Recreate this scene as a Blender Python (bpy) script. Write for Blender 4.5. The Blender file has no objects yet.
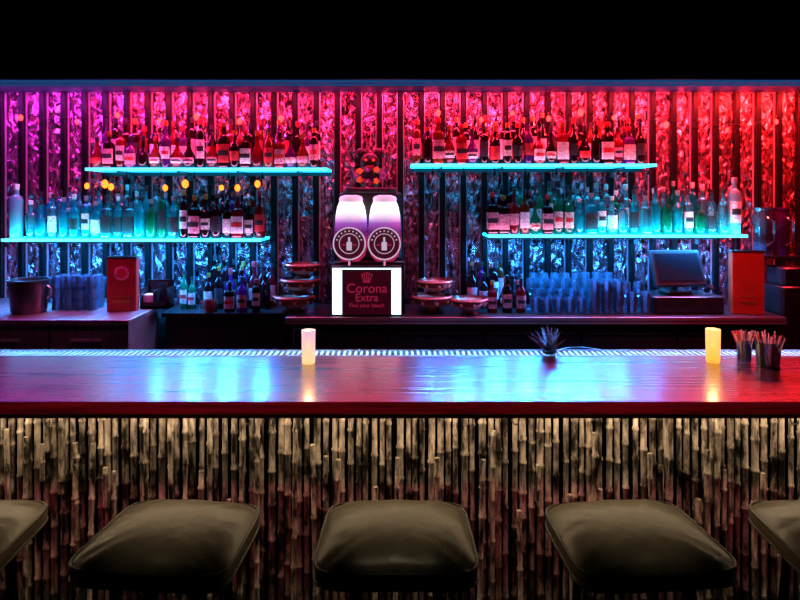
import bpy, math, random
from mathutils import Vector, Matrix
R = random.Random(7)
CAMZ = 1.72
F = 600.0
try:
    bpy.context.scene.view_settings.view_transform = 'Standard'
except Exception: pass
def PX(px, d): return (px-400.0)*d/F
def PZ(py, d): return CAMZ-(py-200.0)*d/F

# ------------------------------------------------------------------ materials
def nt(name):
    m = bpy.data.materials.new(name); m.use_nodes = True
    t = m.node_tree; t.nodes.clear()
    o = t.nodes.new('ShaderNodeOutputMaterial')
    return m, t, o
def pbr(name, col, rough=0.5, metal=0.0, emis=None, es=0.0, noise=0.0, nscale=20, bump=0.0, coat=0.0, spec=0.5, stretch=(1,1,1), col2=None):
    m, t, o = nt(name)
    p = t.nodes.new('ShaderNodeBsdfPrincipled')
    p.inputs['Base Color'].default_value = (*col, 1)
    p.inputs['Roughness'].default_value = rough
    p.inputs['Metallic'].default_value = metal
    p.inputs['Coat Weight'].default_value = coat
    p.inputs['Specular IOR Level'].default_value = spec
    if emis:
        p.inputs['Emission Color'].default_value = (*emis, 1)
        p.inputs['Emission Strength'].default_value = es
    tc = t.nodes.new('ShaderNodeTexCoord'); mp = t.nodes.new('ShaderNodeMapping')
    mp.inputs['Scale'].default_value = stretch
    n = t.nodes.new('ShaderNodeTexNoise'); n.inputs['Scale'].default_value = nscale
    n.inputs['Detail'].default_value = 4
    t.links.new(tc.outputs['Object'], mp.inputs[0]); t.links.new(mp.outputs[0], n.inputs['Vector'])
    if col2 is None: col2 = tuple(c*(1-noise) for c in col)
    r = t.nodes.new('ShaderNodeValToRGB')
    r.color_ramp.elements[0].position = .35; r.color_ramp.elements[1].position = .65
    r.color_ramp.elements[0].color = (*col2, 1); r.color_ramp.elements[1].color = (*col, 1)
    t.links.new(n.outputs['Fac'], r.inputs[0]); t.links.new(r.outputs[0], p.inputs['Base Color'])
    if bump:
        b = t.nodes.new('ShaderNodeBump'); b.inputs['Strength'].default_value = bump; b.inputs['Distance'].default_value = .01
        t.links.new(n.outputs['Fac'], b.inputs['Height']); t.links.new(b.outputs[0], p.inputs['Normal'])
    t.links.new(p.outputs[0], o.inputs[0])
    return m
def emi(name, col, s):
    m, t, o = nt(name); e = t.nodes.new('ShaderNodeEmission')
    e.inputs[0].default_value = (*col, 1); e.inputs[1].default_value = s
    t.links.new(e.outputs[0], o.inputs[0]); return m
def glass(name, tint, body=0.35, bodycol=None, rough=0.05, blend=.35):
    m, t, o = nt(name)
    tr = t.nodes.new('ShaderNodeBsdfTransparent'); tr.inputs[0].default_value = (*tint, 1)
    tl = t.nodes.new('ShaderNodeBsdfTranslucent'); tl.inputs[0].default_value = (*(bodycol or tint), 1)
    df = t.nodes.new('ShaderNodeBsdfDiffuse'); df.inputs[0].default_value = (*(bodycol or tint), 1)
    m0 = t.nodes.new('ShaderNodeMixShader'); m0.inputs[0].default_value = .4
    m1 = t.nodes.new('ShaderNodeMixShader'); m1.inputs[0].default_value = body
    gl = t.nodes.new('ShaderNodeBsdfGlossy'); gl.inputs['Roughness'].default_value = rough
    fr = t.nodes.new('ShaderNodeLayerWeight'); fr.inputs[0].default_value = blend
    m2 = t.nodes.new('ShaderNodeMixShader')
    t.links.new(tl.outputs[0], m0.inputs[1]); t.links.new(df.outputs[0], m0.inputs[2])
    t.links.new(tr.outputs[0], m1.inputs[1]); t.links.new(m0.outputs[0], m1.inputs[2])
    t.links.new(fr.outputs['Fresnel'], m2.inputs[0]); t.links.new(m1.outputs[0], m2.inputs[1]); t.links.new(gl.outputs[0], m2.inputs[2])
    t.links.new(m2.outputs[0], o.inputs[0]); return m

M = {}
M['black'] = pbr('black_plastic', (.012,.012,.015), .35, noise=.3)
M['matte'] = pbr('matte_black_paint', (.0015,.0015,.002), 1, spec=0)
M['steel'] = pbr('brushed_steel', (.4,.38,.4), .42, .9, noise=.4, nscale=5, stretch=(8,1,1))
M['dsteel'] = pbr('dark_steel', (.12,.12,.14), .3, .9, noise=.3)
M['chrome'] = pbr('chrome', (.7,.7,.75), .3, .8)
M['cream'] = pbr('label_cream', (.8,.72,.66), .5, noise=.75, nscale=90)
M['white'] = pbr('label_white', (.9,.9,.9), .5, noise=.65, nscale=110)
M['lred'] = pbr('label_red', (.6,.03,.04), .5, noise=.5, nscale=100)
M['lblack'] = pbr('label_black', (.02,.02,.025), .5, noise=.3, nscale=100)
M['lpink'] = pbr('label_pink', (.8,.35,.45), .5, noise=.75, nscale=90)
M['gold'] = pbr('cap_gold', (.7,.42,.1), .3, .8)
M['g_clear'] = glass('glass_clear_cyanlit', (.55,.88,.93), .24, (.12,.95,1), .05, .5)  # clear glass; cyan glow of the shelf light put into the body colour
M['g_tumbler'] = glass('glass_tumbler_bluelit', (.7,.84,.98), .26, (.2,.65,1), .08, .6)  # blue-cyan light on the glassware put into the body colour
M['g_frost'] = glass('glass_frosted', (.8,.9,.95), .6, (.3,.75,.85), .2)
M['g_dark'] = glass('glass_dark', (.08,.02,.03), .6, (.035,.008,.012))
M['g_amber'] = glass('glass_amber', (.5,.12,.03), .45, (.35,.07,.02))
M['g_red'] = glass('glass_red', (.5,.03,.05), .45, (.4,.02,.04))
M['g_green'] = glass('glass_green', (.05,.4,.22), .45, (.01,.4,.2))
M['g_aqua'] = glass('glass_aqua', (.1,.6,.7), .42, (.01,.8,.85), .05, .45)
M['g_purple'] = glass('glass_purple', (.3,.06,.4), .45, (.2,.03,.28))

# ------------------------------------------------------------------ mesh builder
class MB:
    def __init__(s): s.v=[]; s.f=[]; s.m=[]; s.mats=[]
    def mi(s, k):
        if k not in s.mats: s.mats.append(k)
        return s.mats.index(k)
    def face(s, idx, k): s.f.append(tuple(idx)); s.m.append(s.mi(k))
    def box(s, x0,x1,y0,y1,z0,z1,k, M4=None):
        b=len(s.v)
        for z in (z0,z1):
            for (x,y) in ((x0,y0),(x1,y0),(x1,y1),(x0,y1)):
                p=Vector((x,y,z)); s.v.append(M4@p if M4 else p)
        for q in ((3,2,1,0),(4,5,6,7),(0,1,5,4),(1,2,6,5),(2,3,7,6),(3,0,4,7)):
            s.face([b+i for i in q],k)
    def rbox(s, x0,x1,y0,y1,z0,z1,k,r=.01,M4=None):
        o=[(x0+r,y0),(x1-r,y0),(x1,y0+r),(x1,y1-r),(x1-r,y1),(x0+r,y1),(x0,y1-r),(x0,y0+r)]
        cx,cy=(x0+x1)/2,(y0+y1)/2
        def ins(p,a): return (p[0]+(a if p[0]<cx else -a), p[1]+(a if p[1]<cy else -a))
        rings=[([ins(p,r*.5) for p in o],z0),(o,z0+r*.5),(o,z1-r*.5),([ins(p,r*.5) for p in o],z1)]
        b=len(s.v)
        for ring,z in rings:
            for p in ring:
                q=Vector((p[0],p[1],z)); s.v.append(M4@q if M4 else q)
        for j in range(3):
            for i in range(8):
                s.face([b+j*8+i,b+j*8+(i+1)%8,b+(j+1)*8+(i+1)%8,b+(j+1)*8+i],k)
        s.face([b+i for i in reversed(range(8))],k); s.face([b+24+i for i in range(8)],k)
    def lathe(s, prof, c, n=16, k='black', sq=0, a0=0, a1=2*math.pi, M4=None, ry=1.0):
        b=len(s.v); full = abs(a1-a0-2*math.pi)<1e-6
        cnt = n if full else n+1
        for pr in prof:
            for i in range(cnt):
                a=a0+(a1-a0)*i/n; ca,sa=math.cos(a),math.sin(a)
                kf=1.0
                if sq: kf=1.0/((abs(ca)**sq+abs(sa)**sq)**(1.0/sq))
                p=Vector((pr[0]*ca*kf, pr[0]*sa*kf*ry, pr[1]))
                if M4: p=M4@p
                s.v.append(p+Vector(c))
        for j in range(len(prof)-1):
            kk = prof[j+1][2] if len(prof[j+1])>2 else k
            for i in range(n):
                i2=(i+1)%cnt
                s.face([b+j*cnt+i,b+j*cnt+i2,b+(j+1)*cnt+i2,b+(j+1)*cnt+i],kk)
    def tube(s, pts, r, n=8, k='black', closed=False, caps=True):
        b=len(s.v); N=len(pts); pts=[Vector(p) for p in pts]
        for j,p in enumerate(pts):
            if closed: d=pts[(j+1)%N]-pts[j-1]
            else: d=pts[min(j+1,N-1)]-pts[max(j-1,0)]
            d.normalize(); up=Vector((0,0,1)) if abs(d.z)<.9 else Vector((0,1,0))
            u=d.cross(up).normalized(); w=u.cross(d)
            rr=r[j] if isinstance(r,(list,tuple)) else r
            for i in range(n):
                a=2*math.pi*i/n; s.v.append(p+u*math.cos(a)*rr+w*math.sin(a)*rr)
        for j in range(N if closed else N-1):
            j2=(j+1)%N
            for i in range(n):
                s.face([b+j*n+i,b+j*n+(i+1)%n,b+j2*n+(i+1)%n,b+j2*n+i],k)
        if not closed and caps:
            s.face([b+i for i in range(n)],k); s.face([b+(N-1)*n+i for i in range(n)],k)
    def sphere(s, c, r, k, n=12, m=8, sc=(1,1,1)):
        prof=[(r*math.sin(math.pi*j/m), -r*math.cos(math.pi*j/m)) for j in range(m+1)]
        S=Matrix.Diagonal((*sc,1)); s.lathe(prof,c,n,k,M4=S)
    def build(s, name, parent=None, smooth=35, flat=False):
        me=bpy.data.meshes.new(name); me.from_pydata([tuple(v) for v in s.v],[],s.f)
        for k in s.mats: me.materials.append(M[k])
        me.polygons.foreach_set('material_index', s.m)
        me.update()
        import bmesh
        bm=bmesh.new(); bm.from_mesh(me); bmesh.ops.remove_doubles(bm,verts=bm.verts,dist=1e-6)
        bmesh.ops.recalc_face_normals(bm,faces=bm.faces)
        for f in bm.faces: f.smooth=not flat
        if not flat:
            for e in bm.edges:
                if len(e.link_faces)==2 and e.calc_face_angle(0)>math.radians(smooth): e.smooth=False
        bm.to_mesh(me); bm.free()
        o=bpy.data.objects.new(name,me); bpy.context.scene.collection.objects.link(o)
        if parent: o.parent=parent
        return o
def empty(name, loc=(0,0,0)):
    e=bpy.data.objects.new(name,None); e.location=loc; e.empty_display_size=.1
    bpy.context.scene.collection.objects.link(e); return e

# ------------------------------------------------------------------ room
WALLY=5.0; SX=3.7
def wallmat():
    m,t,o=nt('crinkled_foil_redlit'); L=t.links.new
    p=t.nodes.new('ShaderNodeBsdfPrincipled'); p.inputs['Metallic'].default_value=.9; p.inputs['Roughness'].default_value=.23
    tc=t.nodes.new('ShaderNodeTexCoord'); mp=t.nodes.new('ShaderNodeMapping'); mp.inputs['Scale'].default_value=(2,1,.7)
    L(tc.outputs['Object'],mp.inputs[0])
    n=t.nodes.new('ShaderNodeTexNoise'); n.inputs['Scale'].default_value=16; n.inputs['Detail'].default_value=8; n.inputs['Roughness'].default_value=.7; n.inputs['Distortion'].default_value=1.0
    L(mp.outputs[0],n.inputs['Vector'])
    r=t.nodes.new('ShaderNodeValToRGB'); e=r.color_ramp.elements
    e[0].position=.40; e[0].color=(.04,.006,.012,1); e[1].position=.62; e[1].color=(1,.5,.64,1)  # red light put into the foil tint, which also holds back cyan
    L(n.outputs['Fac'],r.inputs[0]); L(r.outputs[0],p.inputs['Base Color'])
    b=t.nodes.new('ShaderNodeBump'); b.inputs['Strength'].default_value=.5; b.inputs['Distance'].default_value=.015
    L(n.outputs['Fac'],b.inputs['Height']); L(b.outputs[0],p.inputs['Normal']); L(p.outputs[0],o.inputs[0]); return m
M['foil']=wallmat()
M['floor']=pbr('dark_floor_tiles',(.015,.012,.01),.7,noise=.5,nscale=5)
M['paint']=pbr('dark_wall_paint',(.02,.012,.014),.8,noise=.3,nscale=4)
def simple(name,box,k):
    b=MB(); b.box(*box,k); return b.build(name)
simple('floor',(-SX-.1,SX+.1,-3.1,WALLY+.1,-.1,0),'floor')
simple('ceiling',(-SX-.1,SX+.1,-3.1,WALLY+.1,3.4,3.5),'matte')
b=MB(); b.box(-SX,SX,WALLY,WALLY+.1,0,3.4,'paint')
nx,nz=340,54; base=len(b.v); RR=random.Random(3)
for j in range(nz+1):
    for i in range(nx+1):
        x=-SX+2*SX*i/nx; z=.6+2.04*j/nz
        if 0<i<nx: x+=RR.uniform(-.007,.007)
        if 0<j<nz: z+=RR.uniform(-.018,.018)
        b.v.append(Vector((x,4.978+RR.uniform(-.009,.009)+.006*math.sin(x*23+1.5*math.sin(z*3)),z)))
for j in range(nz):
    for i in range(nx):
        a=base+j*(nx+1)+i
        if RR.random()<.5: b.face([a,a+1,a+nx+2],'foil'); b.face([a,a+nx+2,a+nx+1],'foil')
        else: b.face([a,a+1,a+nx+1],'foil'); b.face([a+1,a+nx+2,a+nx+1],'foil')
b.build('wall_back',flat=True)
simple('wall_left',(-SX-.1,-SX,-3,WALLY+.1,0,3.4),'paint')
simple('wall_right',(SX,SX+.1,-3,WALLY+.1,0,3.4),'paint')
simple('wall_front',(-SX,SX,-3.1,-3,0,3.4),'paint')
M['soffit']=pbr('soffit_lacquer',(.01,.08,.28),.4,noise=.2)
M['soffit_glow']=emi('soffit_blue_glow',(.01,.05,.17),1)  # added glow for the dim blue underside, no real strip
b=MB(); b.box(-SX,SX,4.56,4.6,2.64,3.4,'matte'); b.box(-SX,SX,4.6,WALLY,2.64,3.4,'soffit')
b.box(-SX,SX,4.56,WALLY-.001,2.61,2.64,'soffit'); b.box(-SX,SX,4.554,4.56,2.61,2.632,'soffit_glow')
b.box(-SX,SX,4.60,4.66,2.606,2.61,'soffit_glow')
b.build('ceiling_soffit')

M['slat']=pbr('slat_black_lacquer',(.003,.002,.003),.4,0,spec=.15)
M['mstrip']=pbr('polished_metal_strip',(.85,.5,.6),.32,.7)
b=MB()
x=-3.62; i=0
while x<3.6:
    w=.024
    b.rbox(x-w,x+w,4.90,4.955,.88,2.605,'slat',.008)
    b.box(x+w,x+w+.006,4.935,4.95,.9,2.6,'mstrip')
    if i%3!=1: b.box(x-w-.005,x-w,4.935,4.95,.9,2.6,'mstrip')
    x+=.1725; i+=1
b.build('wall_slats')

# ------------------------------------------------------------------ shelves
M['led_shelf']=emi('lit_acrylic',(.01,.5,1.0),5)
M['led_edge']=emi('led_edge_strip',(.10,.8,1.0),2.4)
def shelf(px0,px1,py,name='lit_glass_shelf',d0=4.56,d1=4.86):
    x0=PX(px0,d0); x1=PX(px1,d0); z=PZ(py,d0)
    b=MB()
    b.box(x0,x1,d0+.008,d1,z-.018,z,'led_shelf')
    b.box(x0,x1,d0,d0+.008,z-.02,z+.002,'led_edge')
    b.box(x0,x1,d1-.02,d1,z-.05,z-.018,'black')
    n=4
    for j in range(n):
        xx=x0+(x1-x0)*(j+.5)/n
        b.box(xx-.006,xx+.006,d0+.04,d1,z-.035,z-.018,'dsteel')
        b.box(xx-.012,xx+.012,d1-.01,4.90,z-.09,z-.018,'dsteel')
    b.build(name)
    return x0,x1,z
S_ul=shelf(85,327,168); S_ur=shelf(411,657,164)
S_ll=shelf(1,261,239); S_lr=shelf(488,748,235)

# ------------------------------------------------------------------ bottles
def bottle(b, c, kind, h, r, g, lab, cap, lab2=None, n=14):
    x,y,z=c; sq=0
    if kind=='bord':
        P=[(0,0),(.9,0),(1,.02),(1,.60),(.85,.67),(.45,.74),(.34,.78),(.33,.93)]
        ls=(.14,.50)
    elif kind=='tall':
        P=[(0,0),(.85,0),(.92,.02),(.95,.70),(.8,.76),(.4,.80),(.36,.92)]
        ls=(.2,.58)
    elif kind=='squat':
        P=[(0,0),(1.1,0),(1.2,.03),(1.2,.52),(1.0,.62),(.5,.68),(.4,.72),(.38,.88)]
        ls=(.12,.46)
    elif kind=='square':
        P=[(0,0),(1,0),(1.05,.02),(1.05,.62),(.9,.68),(.42,.72),(.36,.75),(.36,.9)]
        sq=6; ls=(.12,.52)
    elif kind=='taper':
        P=[(0,0),(.75,0),(.8,.02),(1.05,.5),(1.0,.6),(.6,.68),(.4,.72),(.36,.92)]
        ls=(.2,.45)
    else:
        P=[(0,0),(.8,0),(1.0,.05),(1.3,.25),(1.2,.42),(.7,.56),(.42,.66),(.36,.74),(.36,.9)]
        ls=(.16,.34)
    pr=[(a*r,q*h) for a,q in P]
    neck=pr[-1][0]; zt=pr[-1][1]
    pr+= [(neck*1.15,zt,cap),(neck*1.2,zt+.005,cap),(neck*1.2,h*.995,cap),(neck*.9,h,cap),(0,h,cap)]
    b.lathe(pr,c,n,g,sq)
    b.lathe([(neck*1.08,zt-.012),(neck*1.1,zt)],c,n,cap)
    def rad(q):
        for (a0,q0),(a1,q1) in zip(P,P[1:]):
            if q0<=q<=q1 and q1>q0: return (a0+(a1-a0)*(q-q0)/(q1-q0))*r
        return r
    if lab:
        qs=[ls[0]+(ls[1]-ls[0])*k/4 for k in range(5)]
        b.lathe([(rad(q)+.0012,q*h) for q in qs],c,8,lab,sq,a0=math.radians(205),a1=math.radians(335))
        if lab2:
            qm=[ls[0]+(ls[1]-ls[0])*k for k in (.38,.52,.66)]
            b.lathe([(rad(q)+.0022,q*h) for q in qm],c,6,lab2,sq,a0=math.radians(225),a1=math.radians(315))
kinds=['bord','tall','squat','square','taper','bulb','bord','square','bord']
def row(name, x0,x1,y,z, gsel, step=.083, hr=(.28,.37)):
    b=MB(); x=x0+.045
    while x<x1-.03:
        k=R.choice(kinds); u=(x-x0)/(x1-x0); g,lab,l2,cap=gsel(u)
        r=R.uniform(.036,.043); h=R.uniform(*hr)
        if k in('squat','bulb'): h*=.84; r*=.92
        if k=='tall': h*=1.06; r*=.9
        bottle(b,(x,y+R.uniform(-.01,.012),z),k,h,r,g,lab,cap,l2)
        x+=step*R.uniform(.98,1.05)+(.008 if k in('squat','bulb') else 0)
    x=x0+.06
    while x<x1-.05:
        g,lab,l2,cap=gsel((x-x0)/(x1-x0))
        bottle(b,(x,y+.12,z),R.choice(['bord','tall','square']),R.uniform(.34,.42),.034,g,lab,cap,None,10)
        x+=.076
    return b.build(name)
def dark(u):
    return (R.choice(['g_dark','g_red','g_dark','g_amber','g_purple','g_dark','g_dark']),R.choice(['cream','lpink','lred','lblack','white','lpink','lred','white',None]),R.choice([None,'lblack','lred','lblack']),R.choice(['lblack','lblack','lred','gold','dsteel']))
def clear(u):
    return (R.choice(['g_clear','g_aqua','g_clear','g_aqua','g_clear','g_aqua','g_green']),R.choice([None,'white','lblack',None,'white','lblack',None]),R.choice([None,'lblack',None]),R.choice(['lblack','chrome','white','lblack']))
row('liquor_bottles',S_ul[0],S_ul[1],4.65,S_ul[2]+.001,dark)
row('liquor_bottles',S_ur[0],S_ur[1],4.65,S_ur[2]+.001,dark)
row('liquor_bottles',S_ll[0]+.12,S_ll[1],4.65,S_ll[2]+.001,lambda u: clear(u) if u<.64 else dark(u))
row('liquor_bottles',S_lr[0],S_lr[1]-.1,4.65,S_lr[2]+.001,lambda u: clear(u) if u>.38 else (('g_green','cream','lred','lblack') if .15<u<.36 and R.random()<.5 else dark(u)))
b=MB(); bottle(b,(S_ll[0]+.06,4.65,S_ll[2]+.001),'tall',.42,.05,'g_frost',None,'white'); bottle(b,(S_lr[1]-.06,4.64,S_lr[2]+.001),'tall',.44,.05,'g_frost','white','chrome','lblack'); b.build('liquor_bottles')

# ------------------------------------------------------------------ back counter
CZ=.87; SZ=.92
b=MB()
xa,xb=PX(285,4.35),PX(786,4.35)
b.rbox(xa,xb,4.35,4.89,CZ-.012,CZ,'dsteel',.004)
b.box(xa,xb,4.345,4.36,CZ-.05,CZ-.002,'chrome')
b.box(xa,xb,4.343,4.345,CZ-.03,CZ-.026,'black')
b.box(xa+.02,xb-.02,4.42,4.89,.08,CZ-.012,'black')
b.box(xa+.04,xb-.04,4.46,4.88,0,.08,'matte')
nd=5
for j in range(nd):
    q0=xa+.05+(xb-xa-.1)*j/nd; q1=xa+.05+(xb-xa-.1)*(j+1)/nd-.02
    b.rbox(q0,q1,4.40,4.42,.14,.78,'black',.006)
    b.box(q0+.03,q1-.03,4.385,4.4,.74,.755,'dsteel')
b.box(-1.79,xa,4.5,4.89,CZ-.03,CZ,'black'); b.box(-1.78,xa,4.56,4.89,0,CZ-.03,'black')
for zz in (.35,.6): b.box(-1.78,xa-.02,4.5,4.56,zz,zz+.015,'dsteel')
b.build('back_bar_counter')
b=MB(); x1=-1.81; x0=-SX+.01
b.rbox(x0,x1,4.0,4.89,.885,SZ,'steel',.006)
b.box(x0,x1-.01,4.02,4.88,.1,.885,'steel')
for xx in (-2.95,-2.35): b.box(xx-.004,xx+.004,4.012,4.02,.12,.86,'black')
b.box(x0,x1-.02,4.04,4.8,0,.1,'matte')
b.box(-2.75,-2.55,4.005,4.02,.77,.785,'chrome'); b.box(-2.2,-2.0,4.005,4.02,.77,.785,'chrome')
b.build('stainless_sink_station')

# ------------------------------------------------------------------ glasses
def tumbler(b,c,r,h,k='g_tumbler',up=True,n=16,taper=.82):
    w=.0025
    if up: P=[(0,0),(r*taper,0),(r,h),(r-w,h),(r*taper-w,.01),(0,.01)]
    else: P=[(r,0),(r*taper,h),(0,h),(0,h-.008),(r*taper-w,h-.008),(r-w,0),(r,0)]
    b.lathe(P,c,n,k)
def wine(b,c,r,h,k='g_tumbler',n=14):
    P=[(0,0),(r*.85,0),(r*.8,.004),(.006,.012),(.005,h*.45),(r*.5,h*.5),(r*.95,h*.66),(r,h*.8),(r*.85,h),(r*.83,h),(r*.95,h*.8),(r*.9,h*.67),(0,h*.52)]
    b.lathe(P,c,n,k)
b=MB(); x=PX(56,4.36)
for t in range(3):
    for i in range(4):
        for j in range(2):
            tumbler(b,(x+i*.084,4.38+j*.09,SZ+t*.083),.04,.08,'g_tumbler',False)
for i in range(9): tumbler(b,(PX(40,4.6)+i*.085,4.68,SZ),.037,.2)
b.build('stacked_tumblers')
b=MB(); x=PX(534,4.56)
for i in range(5):
    tumbler(b,(x+.0+i*.085,4.50,CZ),.038,.12); tumbler(b,(x+.04+i*.085,4.59,CZ),.038,.17)
    wine(b,(x+i*.085,4.68,CZ),.038,.24); wine(b,(x+.04+i*.085,4.77,CZ),.038,.27)
b.build('drinking_glasses')
b=MB(); x=PX(592,4.56)
for i in range(3):
    for t in range(3):
        tumbler(b,(x+i*.09,4.5,CZ+t*.065+.0),.041,.11)
    tumbler(b,(x+i*.09+.03,4.62,CZ),.038,.24); tumbler(b,(x+i*.09,4.73,CZ),.038,.28)
for i in range(2):
    tumbler(b,(x+.28+i*.1,4.5,CZ),.042,.16); wine(b,(x+.28+i*.1,4.63,CZ),.04,.22)
b.build('drinking_glasses')
row('liquor_bottles',PX(200,4.62),PX(278,4.62),4.68,CZ,dark,.085,(.26,.38))
row('liquor_bottles',PX(468,4.6),PX(528,4.6),4.72,CZ,dark,.085,(.26,.36))
b=MB()
for i,(px,h) in enumerate(((493,.24),(508,.28),(522,.26))): bottle(b,(PX(px,4.5),4.54,CZ),'bord',h,.038,'g_red' if i!=1 else 'g_dark','lpink','lblack' if i else 'gold','lblack')
b.build('liquor_bottles')
b=MB(); bottle(b,(PX(241,4.52),4.55,CZ),'bord',.27,.04,'g_purple','lpink','lblack','lblack'); bottle(b,(PX(228,4.52),4.57,CZ),'square',.23,.036,'g_dark','cream','lblack','lred'); bottle(b,(PX(255,4.52),4.56,CZ),'tall',.25,.034,'g_dark','white','lred','lblack'); b.build('liquor_bottles')
b=MB()
for px,h in ((184,.3),(192,.25)): bottle(b,(PX(px,4.7),4.7,CZ),'bord',h,.03,R.choice(['g_green','g_amber']),'cream','lblack','lred')
b.build('liquor_bottles')
b=MB(); c=(PX(210,4.54),4.56,CZ)
M['glaze']=pbr('dark_red_glaze',(.25,.03,.03),.25,coat=.5,noise=.6,nscale=25)
M['glaze2']=pbr('cream_glaze',(.7,.38,.28),.3,coat=.5,noise=.4,nscale=30)
b.lathe([(0,0),(.045,0),(.055,.03),(.05,.09),(.046,.09),(.04,.02),(0,.02)],c,18,'glaze')
b.tube([(c[0]-.05,c[1],c[2]+.075),(c[0]-.08,c[1],c[2]+.07),(c[0]-.082,c[1],c[2]+.035),(c[0]-.05,c[1],c[2]+.025)],.007,8,'glaze')
b.build('ceramic_mug')
def bowl(px,d,w,base):
    b=MB(); s=w
    c=(PX(px,d),d,base)
    P=[(0,0),(.5,0),(.54,.06),(.36,.14),(.36,.22),(.6,.32),(.9,.50),(1.0,.72),(.99,.86),(.93,.88),(.88,.74),(.6,.42),(0,.36)]
    b.lathe([(a*s,q*s,('glaze2' if .3<q<.72 else 'glaze')) for a,q in P],c,28,'glaze')
    b.lathe([(s*1.0,s*.74),(s*1.04,s*.8),(s*1.0,s*.87)],c,28,'glaze2')
    for a in range(8):
        t=a*math.pi/4+.2
        b.sphere((c[0]+math.cos(t)*s*.9,c[1]+math.sin(t)*s*.9,c[2]+s*.56),s*.1,'glaze2',8,6,(1,1,1.3))
    for q in (-1,1): b.sphere((c[0]+q*s*1.03,c[1],c[2]+s*.68),s*.1,'glaze',8,6)
    b.build('tiki_bowl')
z=CZ
for px,w in ((294,.15),(300,.142),(303,.13)): bowl(px,4.56,w,z); z+=w*.88
bowl(432,4.56,.15,CZ); bowl(435,4.56,.13,CZ+.15*.88); bowl(469,4.50,.135,CZ)

M['redbox']=pbr('menu_red_card',(.3,.025,.015),.5,noise=.3,nscale=12)
M['orangebox']=pbr('menu_orange_card',(.38,.05,.012),.5,noise=.25,nscale=10)
def menubox(px0,px1,py0,d,base,k,rot):
    x0,x1=PX(px0,d),PX(px1,d); h=PZ(py0,d)-base; w=x1-x0
    T=Matrix.Translation(((x0+x1)/2,d+.05,base))@Matrix.Rotation(rot,4,'Z')
    b=MB(); b.rbox(-w/2,w/2,-.04,.04,0,h,k,.004,M4=T)
    if k=='redbox':
        T2=T@Matrix.Translation((0,-.0405,h*.7))@Matrix.Rotation(math.pi/2,4,'X'); b.lathe([(0,.001),(w*.26,.001),(w*.26,-.001)],(0,0,0),20,'lpink',M4=T2); b.lathe([(0,.002),(w*.17,.002),(w*.17,0)],(0,0,0),20,'lred',M4=T2)
    b.box(-w*.3,w*.3,-.0425,-.04,h*.15,h*.2,'gold',M4=T); b.box(-w*.3,w*.3,-.0425,-.04,h*.26,h*.28,'gold',M4=T)
    b.box(-w/2-.003,w/2+.003,-.043,.043,h-.015,h,'lblack',M4=T)
    b.build('drink_menu_box')
menubox(106,134,257,4.30,SZ+.001,'redbox',.15); menubox(735,765,251,4.46,CZ,'orangebox',-.15)
b=MB(); x=PX(140,4.4); y=4.4; z=SZ
b.box(x,x+.2,y,y+.14,z,z+.02,'black'); b.box(x,x+.2,y+.13,y+.14,z,z+.2,'black'); b.box(x,x+.008,y,y+.14,z,z+.15,'black'); b.box(x+.192,x+.2,y,y+.14,z,z+.15,'black'); b.box(x+.095,x+.105,y,y+.14,z,z+.13,'black')
b.box(x+.012,x+.09,y+.02,y+.12,z+.02,z+.1,'white'); b.box(x,x+.2,y,y+.005,z,z+.05,'black')
for i in range(6): b.tube([(x+.12+i*.012,y+.06,z+.02),(x+.115+i*.014,y+.04,z+.19)],.003,6,'lblack')
b.build('napkin_caddy')
b=MB(); c=(PX(22,4.2),4.28,SZ+.001); r=.13
b.lathe([(0,0),(r*.82,0),(r*.88,.02),(r,.22),(r*1.06,.225),(r*1.06,.235),(r*.97,.235),(r*.82,.03),(0,.03)],c,28,'dsteel')
for q in(-1,1): b.tube([(c[0]+q*r*1.02,c[1],c[2]+.19),(c[0]+q*r*1.2,c[1],c[2]+.17),(c[0]+q*r*1.2,c[1],c[2]+.12),(c[0]+q*r*.98,c[1],c[2]+.1)],.007,8,'chrome')
b.build('ice_bucket')
M['screen']=pbr('pos_screen_glass',(.006,.008,.012),.2,emis=(.05,.12,.3),es=.02,spec=.15)
b=MB(); d=4.5; x0,x1=PX(652,d),PX(722,d); xm=PX(682,d)
b.rbox(x0,x1,4.46,4.8,CZ,CZ+.13,'black',.01); b.box(x0+.02,x1-.02,4.455,4.46,CZ+.02,CZ+.11,'dsteel'); 
b.rbox(xm-.1,xm+.1,4.52,4.7,CZ+.13,CZ+.16,'black',.02)
T=Matrix.Translation((xm,4.58,CZ+.33))@Matrix.Rotation(.12,4,'Z')@Matrix.Rotation(math.radians(-22),4,'X')
b.rbox(-.205,.205,-.02,.03,-.14,.14,'black',.012,M4=T); b.box(-.175,.175,-.023,-.02,-.105,.11,'screen',M4=T)
b.tube([(xm,4.65,CZ+.15),(xm,4.62,CZ+.3)],.03,10,'black')
b.tube([(xm+.21,4.56,CZ+.16),(xm+.22,4.5,CZ+.2)],.02,8,'dsteel')
b.build('pos_terminal')
b=MB(); x=PX(770,4.55)
b.rbox(x+.03,x+.34,4.5,4.85,0,CZ-.02,'black',.01); b.rbox(x+.06,x+.3,4.5,4.75,CZ-.02,CZ+.2,'black',.02); b.box(x+.09,x+.27,4.497,4.5,CZ+.12,CZ+.14,'dsteel'); b.box(x+.1,x+.25,4.55,4.56,CZ+.2,CZ+.25,'white')
b.rbox(x+.08,x+.28,4.52,4.74,CZ+.2,CZ+.34,'black',.02)
b.build('receipt_printer')
d=4.7; z=PZ(255,d)
b=MB(); b.box(PX(752,d),PX(792,d),4.6,4.899,z-.015,z,'dsteel'); 
for xx in (PX(755,d),PX(788,d)): b.box(xx-.01,xx+.01,4.6,4.899,z-.05,z-.015,'dsteel')
b.build('wall_bracket_shelf')
b=MB()
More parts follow.
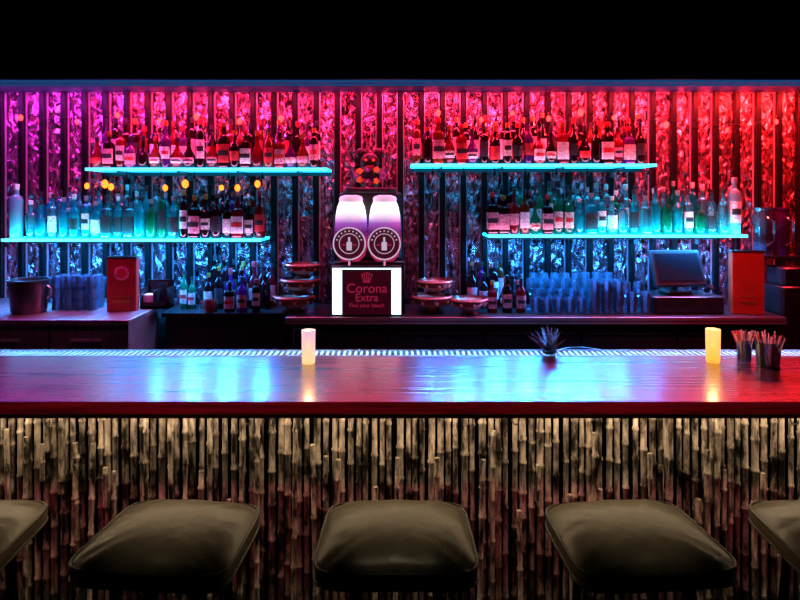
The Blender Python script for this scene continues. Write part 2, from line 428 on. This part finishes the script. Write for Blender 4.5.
for px in (762,781):
    c=(PX(px,d),d+.0,z+.001); b.lathe([(0,0),(.055,0),(.06,.02),(.06,.2),(.075,.28),(.055,.34),(.07,.37),(.066,.37),(.05,.34),(.055,.2),(.055,.012),(0,.012)],c,18,'g_tumbler' if px<763 else 'g_purple')
    b.tube([(c[0],c[1]-.06,z+.3),(c[0]+.02,c[1]-.12,z+.26),(c[0]+.02,c[1]-.12,z+.12),(c[0],c[1]-.058,z+.08)],.008,8,'g_tumbler')
b.build('glass_pitchers')

# ------------------------------------------------------------------ frozen drink machine
fm=empty('frozen_drink_machine',(0,0,0)); d=4.48
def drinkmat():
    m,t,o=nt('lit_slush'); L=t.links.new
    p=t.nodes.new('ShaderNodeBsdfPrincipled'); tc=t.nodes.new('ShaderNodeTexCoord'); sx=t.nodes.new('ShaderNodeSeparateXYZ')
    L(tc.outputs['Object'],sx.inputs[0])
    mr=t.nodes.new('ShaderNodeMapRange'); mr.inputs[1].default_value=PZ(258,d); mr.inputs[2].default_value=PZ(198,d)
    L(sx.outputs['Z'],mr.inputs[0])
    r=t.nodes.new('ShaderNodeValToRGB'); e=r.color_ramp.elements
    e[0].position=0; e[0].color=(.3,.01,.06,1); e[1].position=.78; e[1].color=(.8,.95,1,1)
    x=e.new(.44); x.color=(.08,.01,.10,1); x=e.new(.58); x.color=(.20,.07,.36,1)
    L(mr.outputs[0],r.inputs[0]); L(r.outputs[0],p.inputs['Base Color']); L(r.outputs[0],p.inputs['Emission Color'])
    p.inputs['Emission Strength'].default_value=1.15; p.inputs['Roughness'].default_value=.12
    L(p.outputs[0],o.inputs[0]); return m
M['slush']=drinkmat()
M['badge']=pbr('badge_violet',(.05,.006,.03),.3,emis=(.35,.02,.1),es=.1)
M['badge_w']=pbr('badge_white',(.6,.7,.8),.3,emis=(.75,.8,1),es=.5)
M['sign_bg']=pbr('sign_background',(.03,.002,.01),.3,emis=(.35,.01,.08),es=.06)
M['sign_tx']=pbr('sign_letters',(.35,.03,.07),.3,emis=(.8,.04,.14),es=.26)
M['sign_w']=emi('sign_light_tube',(.6,.8,1.0),2.6)
u=d/F
b=MB()
b.rbox(PX(333,d),PX(405,d),4.5,4.85,CZ,PZ(262,d),'black',.01)
b.rbox(PX(336,d),PX(402,d),4.66,4.82,PZ(262,d),PZ(192,d),'black',.03)
b.rbox(PX(342,d),PX(396,d),4.64,4.8,PZ(193,d),PZ(187,d),'dsteel',.02)
b.build('housing',fm)
for j,px in enumerate((350,384.5)):
    b=MB(); c=(PX(px,d),4.5,0)
    P=[(0,263),(9,262),(14,257),(17,247),(17.3,240),(16.8,228),(15.8,216),(14,207),(11.5,201)]
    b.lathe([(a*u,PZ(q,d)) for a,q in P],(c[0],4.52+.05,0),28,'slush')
    b.lathe([(11.8*u,PZ(202,d)),(12.2*u,PZ(199,d)),(11*u,PZ(196.5,d)),(6*u,PZ(195,d)),(0,PZ(195,d))],(c[0],4.57,0),24,'badge_w')
    b.build('bowl_%d'%(j+1),fm)
    b=MB(); T=Matrix.Translation((c[0],4.418,PZ(243,d)))@Matrix.Rotation(math.pi/2,4,'X')
    rr=16.3*u
    b.lathe([(0,.012),(rr*.9,.012),(rr*.9,.0)],(0,0,0),32,'badge',M4=T)
    b.lathe([(rr*.93,-.006),(rr*.93,.014),(rr,.014),(rr,-.006)],(0,0,0),32,'badge_w',M4=T)
    b.lathe([(rr*.58,.012),(rr*.58,.015),(rr*.62,.015),(rr*.62,.012)],(0,0,0),24,'badge_w',M4=T)
    b.box(-rr*.16,rr*.16,-rr*.4,rr*.1,.012,.016,'badge_w',M4=T); b.box(-rr*.06,rr*.06,rr*.1,rr*.4,.012,.016,'badge_w',M4=T)
    b.box(-rr*.44,-rr*.22,-rr*.12,-rr*.02,.012,.015,'sign_tx',M4=T); b.box(rr*.22,rr*.44,-rr*.12,-rr*.02,.012,.015,'sign_tx',M4=T)
    for q in range(9):
        a=math.pi*(.1+.8*q/8); b.box(rr*.77*math.cos(a)-.005,rr*.77*math.cos(a)+.005,rr*.77*math.sin(a)-.005,rr*.77*math.sin(a)+.005,.012,.015,'badge_w',M4=T)
    b.build('badge_%d'%(j+1),fm)
    b=MB(); b.box(c[0]-.015,c[0]+.015,4.45,4.52,PZ(268,d),PZ(258,d),'dsteel'); b.tube([(c[0],4.46,PZ(260,d)),(c[0],4.43,PZ(266,d))],.01,8,'chrome'); b.build('spigot_%d'%(j+1),fm)
b=MB(); yb=4.40
b.rbox(PX(331,yb),PX(402,yb),yb,4.5,CZ,PZ(266,yb),'black',.006)
b.box(PX(332.5,yb),PX(342,yb),yb-.008,yb,CZ+.012,PZ(268,yb),'sign_w'); b.box(PX(391.5,yb),PX(401,yb),yb-.008,yb,CZ+.012,PZ(268,yb),'sign_w')
b.box(PX(342,yb),PX(391.5,yb),yb-.006,yb,PZ(269.4,yb),PZ(268,yb),'sign_w')
b.box(PX(343,yb),PX(390.5,yb),yb-.005,yb,CZ+.012,PZ(271,yb),'sign_bg')
cx=PX(366.8,yb)
for q in range(5):
    xx=cx+(q-2)*.018; b.tube([(xx*.6+cx*.4,yb-.008,PZ(281,yb)),(xx,yb-.008,PZ(275-(2-abs(q-2))*.8,yb))],.0035,6,'sign_tx'); b.sphere((xx,yb-.008,PZ(274.5-(2-abs(q-2))*.8,yb)),.006,'sign_tx',8,6)
b.box(cx-.026,cx+.026,yb-.01,yb-.005,PZ(282.5,yb),PZ(281,yb),'sign_tx')
b.build('sign_box',fm)
def text(s,size,z,bold):
    cu=bpy.data.curves.new('lettering','FONT'); cu.body=s; cu.size=size; cu.align_x='CENTER'; cu.extrude=.002; cu.offset=bold
    o=bpy.data.objects.new('lettering',cu); bpy.context.scene.collection.objects.link(o)
    o.location=(cx,yb-.007,z); o.rotation_euler=(math.pi/2,0,0)
    bpy.context.view_layer.update()
    me=bpy.data.meshes.new_from_object(o); me.materials.clear(); me.materials.append(M['sign_tx'])
    n=bpy.data.objects.new('sign_lettering',me); n.matrix_world=o.matrix_world.copy(); bpy.context.scene.collection.objects.link(n); n.parent=fm
    bpy.data.objects.remove(o)
text('Corona',.096,PZ(292.5,yb),.0005); text('Extra',.08,PZ(301,yb),.0004); text('Find your beach',.04,PZ(307,yb),.0002)

# small tiki figurine with flower lei on top of the machine
b=MB(); d2=4.72; zt=PZ(187,4.64)+.03
M['pet_r']=pbr('petal_red',(.5,.03,.05),.6); M['pet_y']=pbr('petal_yellow',(.9,.6,.1),.6); M['pet_p']=pbr('petal_violet',(.25,.1,.5),.6); M['leaf']=pbr('leaf_green',(.05,.4,.15),.6)
M['figure']=pbr('carved_dark_wood',(.02,.012,.015),.35,noise=.5)
cx2=PX(370,d2)
b.lathe([(0,-.026),(.07,-.026),(.065,.0),(.05,.02),(.055,.06),(.05,.1),(.03,.11)],(cx2,d2,zt),18,'figure')
b.sphere((cx2,d2,zt+.165),.078,'figure',20,14,(1,.6,1.05))
for q in(-1,1):
    b.sphere((cx2+q*.068,d2,zt+.235),.045,'figure',16,10,(1,.4,1)); b.sphere((cx2+q*.03,d2-.045,zt+.18),.011,'pet_y',10,8); b.sphere((cx2+q*.03,d2-.056,zt+.18),.005,'lblack',8,6)
    b.tube([(cx2+q*.05,d2-.01,zt+.09),(cx2+q*.085,d2-.02,zt+.06),(cx2+q*.06,d2-.045,zt+.03)],.014,8,'figure')
b.box(cx2-.03,cx2+.03,d2-.055,d2-.04,zt+.125,zt+.137,'pet_r')
def flower(c,kk,s=1):
    for p in range(5):
        t=p*2*math.pi/5; b.sphere((c[0]+math.cos(t)*.015*s,c[1],c[2]+math.sin(t)*.015*s),.012*s,kk,6,4,(1,.5,1))
    b.sphere((c[0],c[1]-.008,c[2]),.006*s,'pet_y',6,4)
for i in range(18):
    a=i/18*2*math.pi; flower((cx2+math.cos(a)*.105,d2-.03-.02*(i%2),zt+.06+math.sin(a)*.05),['pet_r','pet_p','leaf','pet_y'][i%4],1.0)
b.build('tiki_figurine')

M['glint_r']=emi('reflected_lamp_red',(1,.03,.03),6); M['glint_o']=emi('reflected_lamp_orange',(1,.22,.02),3)  # glowing orbs stand in for lamp reflections in the mirrored wall
def lamp_glints(pts,k,rad=.02):  # orbs, sockets and cord are made up where reflections show
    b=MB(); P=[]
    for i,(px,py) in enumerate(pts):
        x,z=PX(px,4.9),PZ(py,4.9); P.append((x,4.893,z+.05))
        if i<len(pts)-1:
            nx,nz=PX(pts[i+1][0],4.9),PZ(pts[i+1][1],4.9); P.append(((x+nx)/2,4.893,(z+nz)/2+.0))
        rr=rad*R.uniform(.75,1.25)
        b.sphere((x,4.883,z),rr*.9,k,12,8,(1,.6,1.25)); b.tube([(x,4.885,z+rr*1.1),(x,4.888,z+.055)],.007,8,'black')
    b.tube(P,.003,6,'black'); b.build('mirror_lamp_glints')
lamp_glints([(22,118),(78,122),(118,116),(160,121),(197,117),(240,122),(281,119)],'glint_r',.022)
lamp_glints([(438,113),(481,120),(512,114),(548,119),(580,113),(613,118),(665,125),(726,130),(775,122)],'glint_r',.022)
lamp_glints([(88,186),(106,184),(112,187),(166,188),(186,184),(222,188),(238,188),(258,184)],'glint_o',.026)

# ------------------------------------------------------------------ front bar
def woodmat():
    m,t,o=nt('lacquered_bar_wood'); L=t.links.new
    p=t.nodes.new('ShaderNodeBsdfPrincipled'); tc=t.nodes.new('ShaderNodeTexCoord'); mp=t.nodes.new('ShaderNodeMapping'); mp.inputs['Scale'].default_value=(.5,14,14)
    L(tc.outputs['Object'],mp.inputs[0])
    n=t.nodes.new('ShaderNodeTexNoise'); n.inputs['Scale'].default_value=3.5; n.inputs['Detail'].default_value=7; n.inputs['Roughness'].default_value=.65; L(mp.outputs[0],n.inputs['Vector'])
    r=t.nodes.new('ShaderNodeValToRGB'); e=r.color_ramp.elements; e[0].position=.35; e[0].color=(.06,.008,.014,1); e[1].position=.68; e[1].color=(.42,.08,.09,1)
    L(n.outputs['Fac'],r.inputs[0]); L(r.outputs[0],p.inputs['Base Color'])
    r2=t.nodes.new('ShaderNodeMapRange'); r2.inputs[3].default_value=.18; r2.inputs[4].default_value=.4; L(n.outputs['Fac'],r2.inputs[0]); L(r2.outputs[0],p.inputs['Roughness'])
    p.inputs['Coat Weight'].default_value=1; p.inputs['Coat Roughness'].default_value=.17; p.inputs['Specular IOR Level'].default_value=1
    bm=t.nodes.new('ShaderNodeBump'); bm.inputs['Strength'].default_value=.3; bm.inputs['Distance'].default_value=.002; L(n.outputs['Fac'],bm.inputs['Height']); L(bm.outputs[0],p.inputs['Normal'])
    L(bm.outputs[0],p.inputs['Coat Normal'])
    L(p.outputs[0],o.inputs[0]); return m
M['wood']=woodmat()
M['ribs']=pbr('drip_rail_metal',(.75,.8,.85),.4,.2)
BZ=1.07
bar=empty('bar_counter')
b=MB()
b.rbox(-SX+.005,SX-.005,1.93,2.50,1.028,BZ,'wood',.008)
b.build('countertop',bar)
b=MB()
b.box(-SX+.005,SX-.005,1.945,2.10,1.012,1.028,'wood')
for j in range(0,74):
    xx=-SX+.05+j*.1; b.box(xx-.0015,xx+.0015,1.944,1.946,1.013,1.027,'matte')
b.build('edge_trim',bar)
b=MB(); b.box(-SX+.005,SX-.005,2.50,2.58,1.03,BZ-.004,'black')
b.box(-SX+.005,SX-.005,2.575,2.58,1.03,BZ+.006,'ribs'); b.box(-SX+.005,SX-.005,2.50,2.504,1.03,BZ+.002,'ribs')
xx=-2.4
while xx<2.4:
    b.box(xx,xx+.010,2.506,2.573,BZ-.004,BZ+.002,'ribs'); xx+=.024
b.build('drip_rail',bar)
b=MB(); b.box(-SX+.005,SX-.005,2.2,2.5,0,1.028,'matte'); b.box(-SX+.005,SX-.005,2.5,2.56,.5,1.03,'matte'); b.build('bar_body',bar)
b=MB(); b.tube([(-SX+.01,2.0,.2),(SX-.01,2.0,.2)],.022,12,'dsteel')
for xx in (-2.6,-1.3,0,1.3,2.6): b.tube([(xx,2.0,.2),(xx,2.2,.2)],.015,8,'dsteel')
b.build('foot_rail',bar)
M['ledw']=emi('warm_led_strip',(1,.72,.35),2.0)
b=MB(); b.box(-SX+.02,SX-.02,2.085,2.095,1.004,1.010,'ledw'); b.build('led_strip',bar)
b=MB()
for px in (245,512,790):
    x=PX(px,1.97); b.tube([(x,1.97,1.012),(x,1.97,.995),(x+.008,1.965,.985),(x+.018,1.96,.988),(x+.02,1.958,1.0)],.003,6,'chrome')
b.build('bag_hooks',bar)
def bamboomat():
    m,t,o=nt('split_bamboo'); L=t.links.new
    p=t.nodes.new('ShaderNodeBsdfPrincipled'); tc=t.nodes.new('ShaderNodeTexCoord'); mp=t.nodes.new('ShaderNodeMapping'); mp.inputs['Scale'].default_value=(26,26,9)
    L(tc.outputs['Object'],mp.inputs[0]); n=t.nodes.new('ShaderNodeTexNoise'); n.inputs['Scale'].default_value=1; n.inputs['Detail'].default_value=8; n.inputs['Roughness'].default_value=.72; L(mp.outputs[0],n.inputs['Vector'])
    r=t.nodes.new('ShaderNodeValToRGB'); e=r.color_ramp.elements; e[0].position=.42; e[0].color=(.012,.008,.007,1); e[1].position=.66; e[1].color=(.58,.48,.42,1)
    L(n.outputs['Fac'],r.inputs[0]); L(r.outputs[0],p.inputs['Base Color']); p.inputs['Roughness'].default_value=.28
    bm=t.nodes.new('ShaderNodeBump'); bm.inputs['Strength'].default_value=.3; bm.inputs['Distance'].default_value=.004; L(n.outputs['Fac'],bm.inputs['Height']); L(bm.outputs[0],p.inputs['Normal'])
    L(p.outputs[0],o.inputs[0]); return m
M['bamboo']=bamboomat()
b=MB()
def pole(x,y,z0,z1,r,lean):
    seg=R.uniform(.10,.18); pts=[];rs=[]
    def P(z): return (x+lean*(z-z0),y,z)
    pts.append(P(z0)); rs.append(r); zz=z0+R.uniform(.03,.12)
    while zz<z1-.01:
        for dz,k in ((-.008,.95),(-.003,1.22),(.003,1.22),(.008,.95)): pts.append(P(zz+dz)); rs.append(r*k)
        zz+=seg*R.uniform(.8,1.2)
    pts.append(P(z1)); rs.append(r*.95)
    b.tube(pts,rs,10,'bamboo')
x=-SX+.03
while x<SX-.05:
    r=R.uniform(.009,.0135)
    pole(x+r,2.183,.06,1.02,r,R.uniform(-.006,.006)); x+=2*r+R.uniform(.004,.014)
x=-SX+.03
while x<SX-.05:
    r=R.uniform(.008,.011)
    if R.random()<.45:
        z0=R.choice([.06,R.uniform(.1,.75)]); z1=R.uniform(max(z0+.1,.6),1.01)
        pole(x+r,2.155,z0,z1,r,R.uniform(-.03,.03))
    x+=2*r+R.uniform(0.002,.02)
b.build('bamboo_front_panel')

# ------------------------------------------------------------------ bar stools
M['leather']=pbr('olive_brown_leather',(.15,.125,.085),.36,noise=.35,nscale=14,bump=.3)
M['pipe']=pbr('leather_piping',(.04,.035,.025),.45)
def stool(x,y,rot):
    e=empty('bar_stool',(x,y,0)); e.rotation_euler=(0,0,rot)
    b=MB(); N=28; W=.21; D=.18; zt=.775
    def outl(u,v,k=1.0):
        rr=max(abs(u),abs(v)); 
        if rr==0: return (0,0)
        a=math.atan2(v,u); n=7.0
        q=1/((abs(math.cos(a))**n+abs(math.sin(a))**n)**(1/n))
        return (rr*math.cos(a)*q*W*k*(1.0-.02*v), rr*math.sin(a)*q*D*k)
    base=len(b.v)
    for j in range(N+1):
        for i in range(N+1):
            u=-1+2*i/N; v=-1+2*j/N
            px,py=outl(u,v)
            h=(1-abs(u)**3.2)*(1-abs(v)**3.2)
            cr=.003*math.sin(9*math.atan2(abs(v),abs(u)+1e-6))*max(0,(max(abs(u),abs(v))-.5))*(1-max(abs(u),abs(v)))*8
            b.v.append(Vector((px,py,zt+.045*h**.7+cr)))
    for j in range(N):
        for i in range(N):
            a=base+j*(N+1)+i; b.face([a,a+1,a+N+2,a+N+1],'leather')
    per=[]
    for k in range(96):
        a=2*math.pi*k/96; n=7.0; q=1/((abs(math.cos(a))**n+abs(math.sin(a))**n)**(1/n)); per.append((math.cos(a)*q*W*(1-.02*math.sin(a)*q),math.sin(a)*q*D))
    rings=[(1.0,zt),(1.015,zt-.012),(1.012,zt-.028),(.985,zt-.038),(.9,zt-.042)]
    bs=len(b.v)
    for k,z in rings:
        for p in per: b.v.append(Vector((p[0]*k,p[1]*k,z)))
    for r_ in range(len(rings)-1):
        for i in range(96): b.face([bs+r_*96+i,bs+r_*96+(i+1)%96,bs+(r_+1)*96+(i+1)%96,bs+(r_+1)*96+i],'leather')
    b.face([bs+4*96+i for i in range(96)],'black')
    b.build('seat_cushion',e,60)
    b=MB(); b.tube([(p[0]*1.005,p[1]*1.005,zt+.001) for p in per],.0045,8,'pipe',closed=True); b.tube([(p[0]*1.01,p[1]*1.01,zt-.036) for p in per],.004,8,'pipe',closed=True); b.build('piping',e)
    b=MB(); b.rbox(-.15,.15,-.13,.13,zt-.065,zt-.04,'black',.02); b.build('seat_plate',e)
    b=MB()
    for sx in(-1,1):
        for sy in(-1,1): b.tube([(sx*.11,sy*.10,zt-.06),(sx*.15,sy*.14,0.0)],.013,10,'matte')
    q=[(-.137,-.127,.25),(.137,-.127,.25),(.137,.127,.25),(-.137,.127,.25)]
    b.tube(q,.009,8,'black',closed=True); b.build('legs',e)
stool(-1.28,1.69,.05); stool(-.64,1.69,-.08); stool(-.01,1.69,0); stool(.655,1.69,.08); stool(1.27,1.69,-.03)

# ------------------------------------------------------------------ bar-top items
M['wax']=pbr('candle_wax',(.85,.7,.5),.6,emis=(1,.5,.12),es=.8)
M['flame']=emi('candle_flame',(1,.6,.15),15)
def votmat(name,e0,e1,s):
    m,t,o=nt(name); L=t.links.new
    p=t.nodes.new('ShaderNodeBsdfPrincipled'); tc=t.nodes.new('ShaderNodeTexCoord'); sx=t.nodes.new('ShaderNodeSeparateXYZ'); L(tc.outputs['Object'],sx.inputs[0])
    mr=t.nodes.new('ShaderNodeMapRange'); mr.inputs[1].default_value=BZ; mr.inputs[2].default_value=BZ+.12; L(sx.outputs['Z'],mr.inputs[0])
    r=t.nodes.new('ShaderNodeValToRGB'); e=r.color_ramp.elements; e[0].color=(*e0,1); e[1].color=(*e1,1); L(mr.outputs[0],r.inputs[0]); L(r.outputs[0],p.inputs['Emission Color'])
    p.inputs['Emission Strength'].default_value=s; p.inputs['Base Color'].default_value=(.6,.5,.45,1); p.inputs['Roughness'].default_value=.3; p.inputs['Transmission Weight'].default_value=.3
    L(p.outputs[0],o.inputs[0]); return m
M['vot1']=votmat('frosted_votive_pale',(1,.62,.25),(.6,.4,.55),.9)
M['vot2']=votmat('frosted_votive_warm',(1,.40,.03),(.9,.5,.15),1.0)
def candle(px,py,k,hpx):
    d=(CAMZ-BZ)*F/(py-200); x=PX(px,d); c=(x,d,BZ); h=hpx*d/F; r=.0262
    b=MB()
    b.lathe([(0,0),(r*.93,0),(r,.006),(r*1.06,h),(r*.98,h),(r*.9,.012),(0,.012)],c,24,k)
    b.lathe([(0,.012),(r*.86,.012),(r*.86,h*.42),(0,h*.42)],c,20,'wax')
    b.lathe([(0,h*.46),(.004,h*.5),(.0035,h*.56),(0,h*.66)],c,10,'flame'); b.tube([(x,d,BZ+h*.4),(x,d,BZ+h*.47)],.001,6,'black')
    b.build('votive_candle')
    l=bpy.data.lights.new('candle_glow','POINT'); l.energy=.5; l.color=(1,.55,.2); l.shadow_soft_size=.01; o=bpy.data.objects.new('candle_glow',l); o.location=(x,d,BZ+h+.03); bpy.context.scene.collection.objects.link(o)
candle(308.5,363,'vot1',33); candle(713,362,'vot2',33)
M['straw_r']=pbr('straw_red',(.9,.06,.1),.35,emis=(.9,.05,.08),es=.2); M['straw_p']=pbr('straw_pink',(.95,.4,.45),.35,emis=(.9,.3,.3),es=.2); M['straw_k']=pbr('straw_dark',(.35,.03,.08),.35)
def strawglass(px,py,r,h,L0):
    d=(CAMZ-BZ)*F/(py-200); c=(PX(px,d),d,BZ); b=MB(); tumbler(b,c,r,h,'g_tumbler',True,20,.85)
    for i in range(44):
        a=R.uniform(0,2*math.pi); q=R.uniform(.0,.7)*r; a2=a+R.uniform(-.7,.7); L=L0*R.uniform(.92,1.06); w=R.uniform(.015,.035)
        top=(c[0]+math.cos(a2)*(q+w),c[1]+math.sin(a2)*(q+w*.7),BZ+L)
        b.tube([(c[0]+math.cos(a)*q*.8,c[1]+math.sin(a)*q*.8,BZ+.012),top],.0022,6,R.choice(['straw_r','straw_p','straw_k','straw_p']))
    b.build('straw_glass')
strawglass(744,360,.03,.085,.115); strawglass(768,367,.046,.1,.13)
M['agave']=pbr('agave_leaf',(.6,.55,.75),.4,noise=.5,nscale=30,stretch=(1,1,4))
b=MB(); d=2.54; c=Vector((PX(549,d),d,BZ+.004))
b.lathe([(0,0),(.026,0),(.032,.014),(.03,.018),(.026,.012),(0,.01)],c,18,'black')
for i in range(18):
    a=i*2.4; til=.12+1.0*(i%6)/6; L=R.uniform(.10,.12); dirv=Vector((math.cos(a)*math.sin(til),math.sin(a)*math.sin(til)*.6,math.cos(til)))
    p0=c+Vector((0,0,.008)); side=dirv.cross(Vector((0,1,0.2))).normalized()
    base=len(b.v); ws=(.005,.007,.005,.0005)
    for q,w in enumerate(ws):
        p=p0+dirv*L*q/3;  nn=side.cross(dirv).normalized()
        b.v+= [p-nn*w*.3-side*w,p+nn*w*.5,p+side*w-nn*w*.3]
    for q in range(3):
        for s_ in (0,1): b.face([base+q*3+s_,base+q*3+s_+1,base+q*3+4+s_,base+q*3+3+s_],'agave')
b.build('spiky_plant')
b=MB(); d=2.9; c=(PX(584,d),d,.9)
b.lathe([(0,-.06),(.09,-.06),(.12,0.075),(.125,.08),(.115,.08),(.09,-.05),(0,-.05)],c,24,'black')
b.box(c[0]-1.2,c[0]+1.2,2.6,3.08,.80,.84,'dsteel'); b.box(c[0]-1.19,c[0]+1.19,2.6,3.05,0,.8,'black')
b.build('bartender_work_shelf')

# ------------------------------------------------------------------ lights
def area(name,loc,dirv,sx,sy,col,e,spread=180):
    l=bpy.data.lights.new(name,'AREA'); l.shape='RECTANGLE'; l.size=sx; l.size_y=sy; l.color=col; l.energy=e; l.spread=math.radians(spread)
    o=bpy.data.objects.new(name,l); o.location=loc; o.rotation_euler=Vector(dirv).to_track_quat('-Z','Z' if abs(dirv[2])<.9 else 'Y').to_euler(); bpy.context.scene.collection.objects.link(o); return o
def spot(name,loc,tgt,ang,col,e,blend=.6,r=.03):
    l=bpy.data.lights.new(name,'SPOT'); l.spot_size=math.radians(ang); l.color=col; l.energy=e; l.spot_blend=blend; l.shadow_soft_size=r
    o=bpy.data.objects.new(name,l); o.location=loc; o.rotation_euler=(Vector(tgt)-Vector(loc)).to_track_quat('-Z','Y').to_euler(); bpy.context.scene.collection.objects.link(o); return o
for x,c,e in ((-2.9,(.5,.03,.6),36),(-1.7,(1,.03,.15),48),(-.5,(1,.03,.14),28),(.7,(1,.03,.10),46),(1.9,(1,.025,.05),66),(3.0,(1,.02,.02),110)):
    area('wall_wash_light',(x,4.6,2.6),(0,.35,-1),1.1,.04,c,e)
for x,c,e in ((-2.2,(.85,.04,.4),200),(-.1,(1,.03,.2),100),(2.2,(1,.03,.06),380)):
    spot('ceiling_flood',(x,3.0,3.3),(x,4.95,1.3),54,c,e,1)
for s in (S_ll,S_lr): area('undershelf_light',((s[0]+s[1])/2,4.6,s[2]-.06),(0,.1,-1),s[1]-s[0],.05,(.02,.3,1),70)
def uplight(x0,x1,z,e,c=(.03,.65,1)): area('bottle_fill_uplight',((x0+x1)/2,4.575,z+.006),(0,.45,1),x1-x0,.012,c,e)  # added unseen fill along the shelf front to brighten the bottles
Lw=S_ll[1]-S_ll[0]; uplight(S_ll[0],S_ll[0]+.66*Lw,S_ll[2],10)
Lw=S_lr[1]-S_lr[0]; uplight(S_lr[0]+.38*Lw,S_lr[1],S_lr[2],10)
uplight(S_ul[0],S_ul[1],S_ul[2],2.2,(.9,.25,.5)); uplight(S_ur[0],S_ur[1],S_ur[2],2.2,(1,.2,.35))
uplight(S_ll[0]+.66*(S_ll[1]-S_ll[0]),S_ll[1],S_ll[2],1.2,(.7,.3,.7)); uplight(S_lr[0],S_lr[0]+.36*Lw,S_lr[2],1.2,(1,.3,.5))
area('under_bar_light',(0,2.105,1.002),(0,.2,-1),7.2,.02,(1,.73,.42),20)
b=MB()
def glint_spot_row(x0,x1,n,zs,drop,e):  # added spots and cans, made up for blue highlights on the bar top
    for i in range(n):
        x=x0+(x1-x0)*i/(n-1); z=zs-drop
        b.lathe([(0,.02),(.014,.02),(.017,.0),(.017,-.012),(.01,-.012),(0,-.004)],(x,4.58,z+.02),12,'black'); b.tube([(x,4.58,z+.03),(x,4.58,zs-.02)],.003,6,'black')
        k=math.sin(math.pi*(i+.7)/(n+.4))
        spot('bar_glint_spot',(x,4.545,z),(x*.85,2.2,1.07),34,(.006,.2,1),e*(.2+.9*k),.8,0)
glint_spot_row(S_ul[0]+.05,-1.05,6,S_ul[2],.09,36); glint_spot_row(.25,1.9,8,S_ur[2],.09,33)
glint_spot_row(-3.0,-1.2,8,S_ll[2],.07,34); glint_spot_row(.75,2.4,7,S_lr[2],.07,28)
b.build('added_spot_cans')
for x,c,e in ((-1.95,(1,.03,.3),30),(1.75,(1,.04,.2),40),(-.4,(.9,.04,.6),12)):
    spot('bar_fill_spot',(x,2.95,3.3),(x,2.33,1.07),19,c,e)  # added fill for the bar top, no known fixture
area('drip_rail_fill',(0,2.54,3.38),(0,0,-1),5.2,.02,(.08,.5,1),10,4)  # added unseen strip overhead to brighten the drip rail ribs
spot('counter_fill_spot',(-2.2,2.9,3.35),(-2.6,4.1,.75),34,(1,.2,.3),34)  # added pink fill so the steel front shows
spot('glass_fill_spot',(-2.2,3.2,3.35),(-2.42,4.42,1.05),14,(.1,.5,1),90)  # added blue fill for the stacked tumblers
spot('counter_fill_spot',(1.0,2.9,3.35),(1.0,4.35,.85),44,(.3,.35,1),110)  # added blue fill so the back counter edge shows
area('bar_edge_fill',(0,.3,3.3),(0,1.63,-2.25),5,.1,(1,.05,.16),1.6,10)  # added red fill for the bar's front edge, no known lamp
for x in (-1.22,-.64,-.01,.655,1.29):
    spot('ceiling_stool_spot',(x,1.49,3.35),(x,1.70,.8),10,(1,.8,.5),46,1)
w=bpy.data.worlds.new('night'); bpy.context.scene.world=w; w.use_nodes=True
w.node_tree.nodes['Background'].inputs[0].default_value=(.01,.01,.02,1); w.node_tree.nodes['Background'].inputs[1].default_value=.1
cam=bpy.data.cameras.new('camera'); co=bpy.data.objects.new('camera',cam); bpy.context.scene.collection.objects.link(co)
co.location=(0,0,CAMZ); co.rotation_euler=(math.pi/2,0,0); cam.lens=27; cam.sensor_width=36; cam.shift_y=-.125
bpy.context.scene.camera=co
